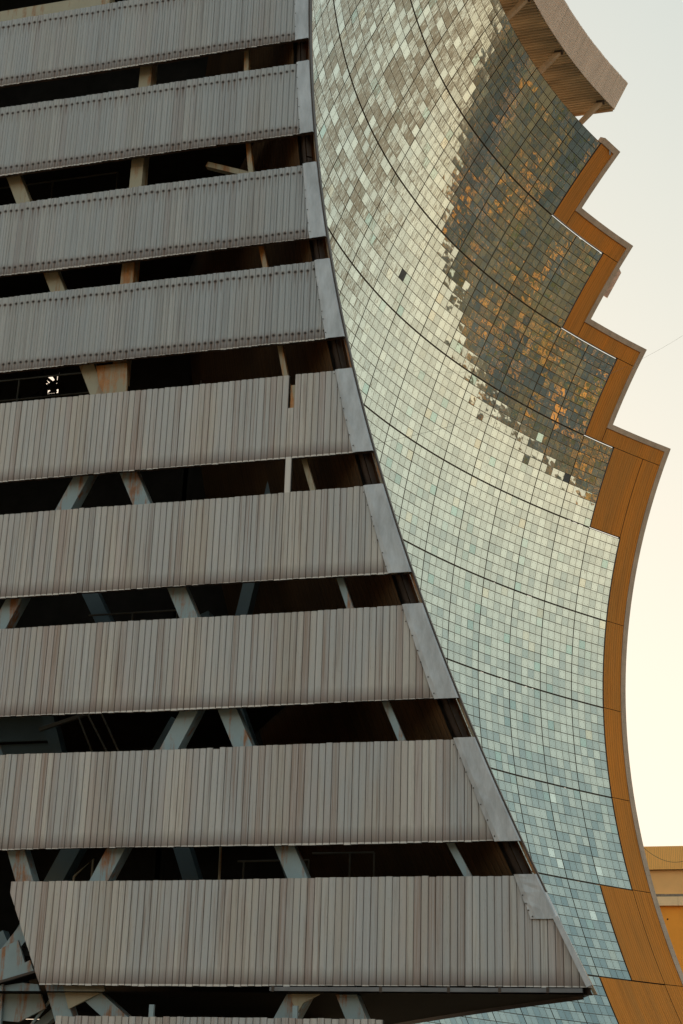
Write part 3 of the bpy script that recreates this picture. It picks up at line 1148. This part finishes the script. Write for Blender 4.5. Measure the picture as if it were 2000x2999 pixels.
# small vertical stubs at the lower gap
for y in (-9.22, -11.36):
    mb = MB()
    mb.box((-27.95, y - 0.035, -18.9), (-27.90, y + 0.035, -18.47), 'blue')
    mb.build('stub_post', tower)
# fallen piece; rusty stub seen through the slot of the slipped board
member('loose_beam', (-9.0, -4.03), (-9.80, -4.36), 0.10, 'cream', -27.6, 0.12)
mb = MB()
mb.box((-27.975, -11.04, -9.27), (-27.94, -10.90, -8.82), 'rusty')
mb.build('rusty_stub', tower)

# deeper layer of steel, dim
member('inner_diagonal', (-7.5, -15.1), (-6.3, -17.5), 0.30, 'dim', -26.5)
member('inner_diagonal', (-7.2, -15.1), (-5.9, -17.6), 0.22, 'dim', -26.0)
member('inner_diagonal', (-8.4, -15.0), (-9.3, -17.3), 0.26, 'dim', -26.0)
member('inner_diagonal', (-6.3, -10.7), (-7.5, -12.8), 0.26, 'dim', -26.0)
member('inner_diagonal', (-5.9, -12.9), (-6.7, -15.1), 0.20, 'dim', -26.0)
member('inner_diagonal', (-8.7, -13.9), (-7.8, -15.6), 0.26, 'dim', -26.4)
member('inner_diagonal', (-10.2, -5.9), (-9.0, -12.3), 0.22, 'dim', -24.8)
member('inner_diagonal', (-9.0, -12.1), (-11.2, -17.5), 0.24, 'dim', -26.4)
mb = MB()
mb.prism([(-4.0, -13.5), (-5.94, -13.5), (-6.12, -13.80), (-6.2, -14.0), (-4.0, -14.0)], 'X', -25.8, -25.75, 'dim')
mb.prism([(-4.0, -14.03), (-6.2, -14.03), (-6.3, -14.5), (-4.0, -14.5)], 'X', -25.7, -25.65, 'dim')
mb.build('inner_plate', tower)
for a, b in (((-6.95, -13.75), (-7.33, -14.5)), ((-7.13, -13.75), (-7.6, -14.5)), ((-7.38, -13.75), (-7.8, -14.5))):
    mb = MB()
    mb.tube([(-26.5, *a), (-26.5, *b)], 0.016, 'darkpipe')
    mb.build('ladder_rail', tower)
mb = MB()
mb.bar((-26.3, -6.2, -13.95), (-26.3, -7.6, -13.55), 0.06, 0.06, 'darkpipe', (1, 0, 0))
mb.build('brace_pipe', tower)


def railing(x, ya, yb_, z, posts, mat='darkpipe'):
    mb = MB()
    for dz in (0, -0.42):
        mb.tube([(x, ya, z + dz), (x, yb_, z + dz)], 0.017, mat)
    for y in posts:
        mb.tube([(x, y, z + 0.0), (x, y, z - 1.0)], 0.017, mat)
    mb.build('railing', tower)


railing(-26.5, -4.0, -6.75, -3.15, (-5.4, -6.75))
railing(-26.0, -3.5, -6.40, -7.12, (-4.9, -6.40))
railing(-26.5, -7.0, -8.6, -12.05, (-7.8, -8.6))
railing(-26.5, -9.9, -11.05, -16.22, (-10.0, -11.05))
railing(-26.5, -11.1, -12.08, -16.12, (-11.7, -12.08))
mb = MB()
mb.tube([(-26.9, -7.35, -16.9), (-26.9, -7.35, -16.48), (-26.9, -7.65, -16.22), (-26.9, -7.65, -16.9)], 0.02, 'cream')
mb.build('stair_rail', tower)
for pts, rr, mm in (([(-26.9, -9.75, -15.9), (-26.9, -9.76, -17.0)], 0.022, 'cream'), ([(-26.9, -8.9, -8.0), (-26.9, -8.9, -9.1)], 0.015, 'darkpipe'), ([(-26.9, -10.05, -8.1), (-26.9, -9.75, -9.0)], 0.012, 'darkpipe')):
    mb = MB()
    mb.tube(pts, rr, mm)
    mb.build('hanging_rod', tower)


# shell added to keep the interior dark: wall with openings, floors, end wall, roof
mb = MB()
XW = -21.0
OP = [((-3.10, -4.30), (-2.80, -4.58)), ((-3.15, -4.70), (-2.86, -4.82)), ((-2.55, -4.93), (-2.28, -5.15)), ((-1.66, -4.66), (-1.40, -5.10))]
# wall as a grid with the holes left out
ys = sorted({YL, -6.4} | {v for a, b in OP for v in (a[0], b[0])})
zsr = sorted({9.0, -18.2} | {v for a, b in OP for v in (a[1], b[1])})
for ya, yb_ in zip(ys[:-1], ys[1:]):
    for za, zb_ in zip(zsr[:-1], zsr[1:]):
        yc, zc = (ya + yb_) / 2, (za + zb_) / 2
        if any(a[0] < yc < b[0] and b[1] < zc < a[1] for a, b in OP):
            continue
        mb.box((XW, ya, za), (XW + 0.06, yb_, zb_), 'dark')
zz = np.linspace(-18.2, 9.0, 24)
for za, zb_ in zip(zz[:-1], zz[1:]):
    a, b = PY(XW, za) + 0.01, PY(XW, zb_) + 0.01
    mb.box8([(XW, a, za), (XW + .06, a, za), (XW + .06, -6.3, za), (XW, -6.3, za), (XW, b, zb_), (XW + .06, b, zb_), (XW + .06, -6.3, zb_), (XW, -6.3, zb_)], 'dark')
mb.build('light_block_wall', tower)
mb = MB()
for (a, b) in (((-3.2, -4.75), (-2.6, -4.25)), ((-3.2, -4.62), (-2.5, -4.95)), ((-2.85, -4.2), (-2.84, -5.2)), ((-2.6, -5.2), (-2.2, -4.8)), ((-2.45, -4.9), (-2.40, -5.2)), ((-1.7, -5.1), (-1.3, -4.7)), ((-3.2, -4.45), (-2.7, -4.47)), ((-3.25, -4.40), (-2.95, -4.22)), ((-3.2, -4.9), (-2.9, -4.7)), ((-2.85, -4.3), (-2.70, -4.6)), ((-2.35, -4.9), (-2.2, -5.2)), ((-1.66, -4.6), (-1.45, -5.1))):
    mb.bar((XW - 0.2, *a), (XW - 0.2, *b), 0.065, 0.05, 'dark', (1, 0, 0))
for tri in ([(-3.14, -4.27), (-3.14, -4.62), (-2.90, -4.27)], [(-2.95, -4.61), (-2.77, -4.61), (-2.77, -4.36)], [(-3.16, -4.87), (-3.16, -4.65), (-2.95, -4.87)], [(-2.69, -4.65), (-2.85, -4.65), (-2.69, -4.87)], [(-2.56, -4.92), (-2.56, -5.16), (-2.42, -4.92)], [(-1.67, -4.65), (-1.40, -4.65), (-1.67, -5.11)]):
    mb.prism(tri, 'X', XW - 0.12, XW - 0.10, 'dark')
mb.build('inner_lattice', tower)
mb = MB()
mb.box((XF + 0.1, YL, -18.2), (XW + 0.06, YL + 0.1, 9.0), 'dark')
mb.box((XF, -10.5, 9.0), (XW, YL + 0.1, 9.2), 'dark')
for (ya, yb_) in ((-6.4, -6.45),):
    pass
mb.box((-23.0, -10.3, -26.4), (-22.9, YL, -18.35), 'dark')  # added lower wall, stops light leaking in beneath the bands
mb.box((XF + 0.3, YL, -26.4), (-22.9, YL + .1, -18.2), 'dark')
mb.build('light_block_shell', tower)
for z in (-2.9, -12.9, -17.6):
    mb = MB()
    pl = [(-27.3, YL - 0.05), (-27.3, -9.0), (-24.5, -7.4 - 0.014 * z * z / 4), (-21.05, -6.4), (-21.05, YL - 0.05)]
    pl = [(-27.2, YL - 0.05), (-27.2, PY(-27.2, z) + 0.5), (-24.2, PY(-24.2, z) + 0.5), (-21.1, PY(-21.1, z) + 0.5), (-21.1, YL - 0.05)]
    mb.prism(pl, 'Z', z, z - 0.12, 'dark')
    mb.build('floor_slab', tower)

# ------------------------------------------------------------------ orange building beyond
ob = empty('orange_building')
tag(ob, 'orange plastered building with a yellow ribbed parapet and cream ledge beyond the mirror', 'building')
XB = 60.0
mb = MB()
y = -40.0
BR = random.Random(4)
while y < 18:
    p = 0.125
    s = BR.gauss(0, 0.006)
    mb.box8([(XB, y + .012, -2.46), (XB, y + p, -2.46), (XB + .05, y + p, -2.46), (XB + .05, y + .012, -2.46),
             (XB + s, y + .012, -0.90), (XB, y + p, -0.90), (XB + .05, y + p, -0.90), (XB + .05, y + .012, -0.90)][::1], 'oboard')
    y += p
mb.box((XB + .06, -40, -2.44), (XB + 0.35, 18, -0.92), 'grey')
mb.build('ribbed_parapet', ob)
mb = MB()
mb.box((XB + 0.30, -40, -4.26), (XB + 1.0, 18, -2.46), 'owall')
mb.build('tan_wall', ob)
mb = MB()
y = -40.0
while y < 18:
    h = 0.03 * BR.random()
    mb.box((XB + 0.285, y, -4.24), (XB + 0.31, y + 0.35, -4.08 + h), 'grey')
    y += 0.35
mb.build('bare_strip', ob)
mb = MB()
y = -40.0
while y < 18:
    mb.box((XB + 0.02, y, -4.86), (XB + 1.0, y + 1.36, -4.27), 'ledge')
    y += 1.375
mb.build('cream_ledge', ob)
mb = MB()
mb.box((XB + 0.32, -40, -27), (XB + 16, 18, -4.87), 'owall2')
mb.build('orange_wall', ob)
mb = MB()
mb.tube([(XB + 0.335, -10.37, -5.72), (XB + 0.30, -10.37, -5.72)], 0.05, 'dark')
mb.face([(XB + 0.315, -10.37 + 0.055 * math.cos(t * math.pi / 6), -5.72 + 0.055 * math.sin(t * math.pi / 6)) for t in range(12)], 'dark')
mb.build('drain_hole', ob)
mb = MB()
mb.box((XB + 0.1, -10.78, -8.6), (XB + 0.32, -10.62, -8.15), 'ledge')
mb.build('wall_box', ob)
mb = MB()
mb.box((XB + .36, -39.9, -2.4), (XB + 15.9, 17.9, -1.4), 'grey')
mb.build('roof', ob)

# ------------------------------------------------------------------ cables


def cable(name, A, B, sag, r, label):
    mb = MB()
    A, B = Vector(A), Vector(B)
    pts = []
    for i in range(33):
        t = i / 32
        P = A.lerp(B, t)
        P.z -= sag * 4 * t * (1 - t)
        pts.append(P)
    mb.tube(pts, r, 'cable', 5)
    o = mb.build(name)
    tag(o, label, 'cable')
    return o


cable('thin_cable', (45.0, -8.2, -0.55), (45.0, -15.6, -1.2), 3.6, 0.014, 'thin sagging cable in front of the orange building')
cable('thin_cable', (-10.0, -7.0, -1.7), (40.0, -14.6, 27.5), 0.8, 0.005, 'hair-thin cable stretched across the face of the mirror')
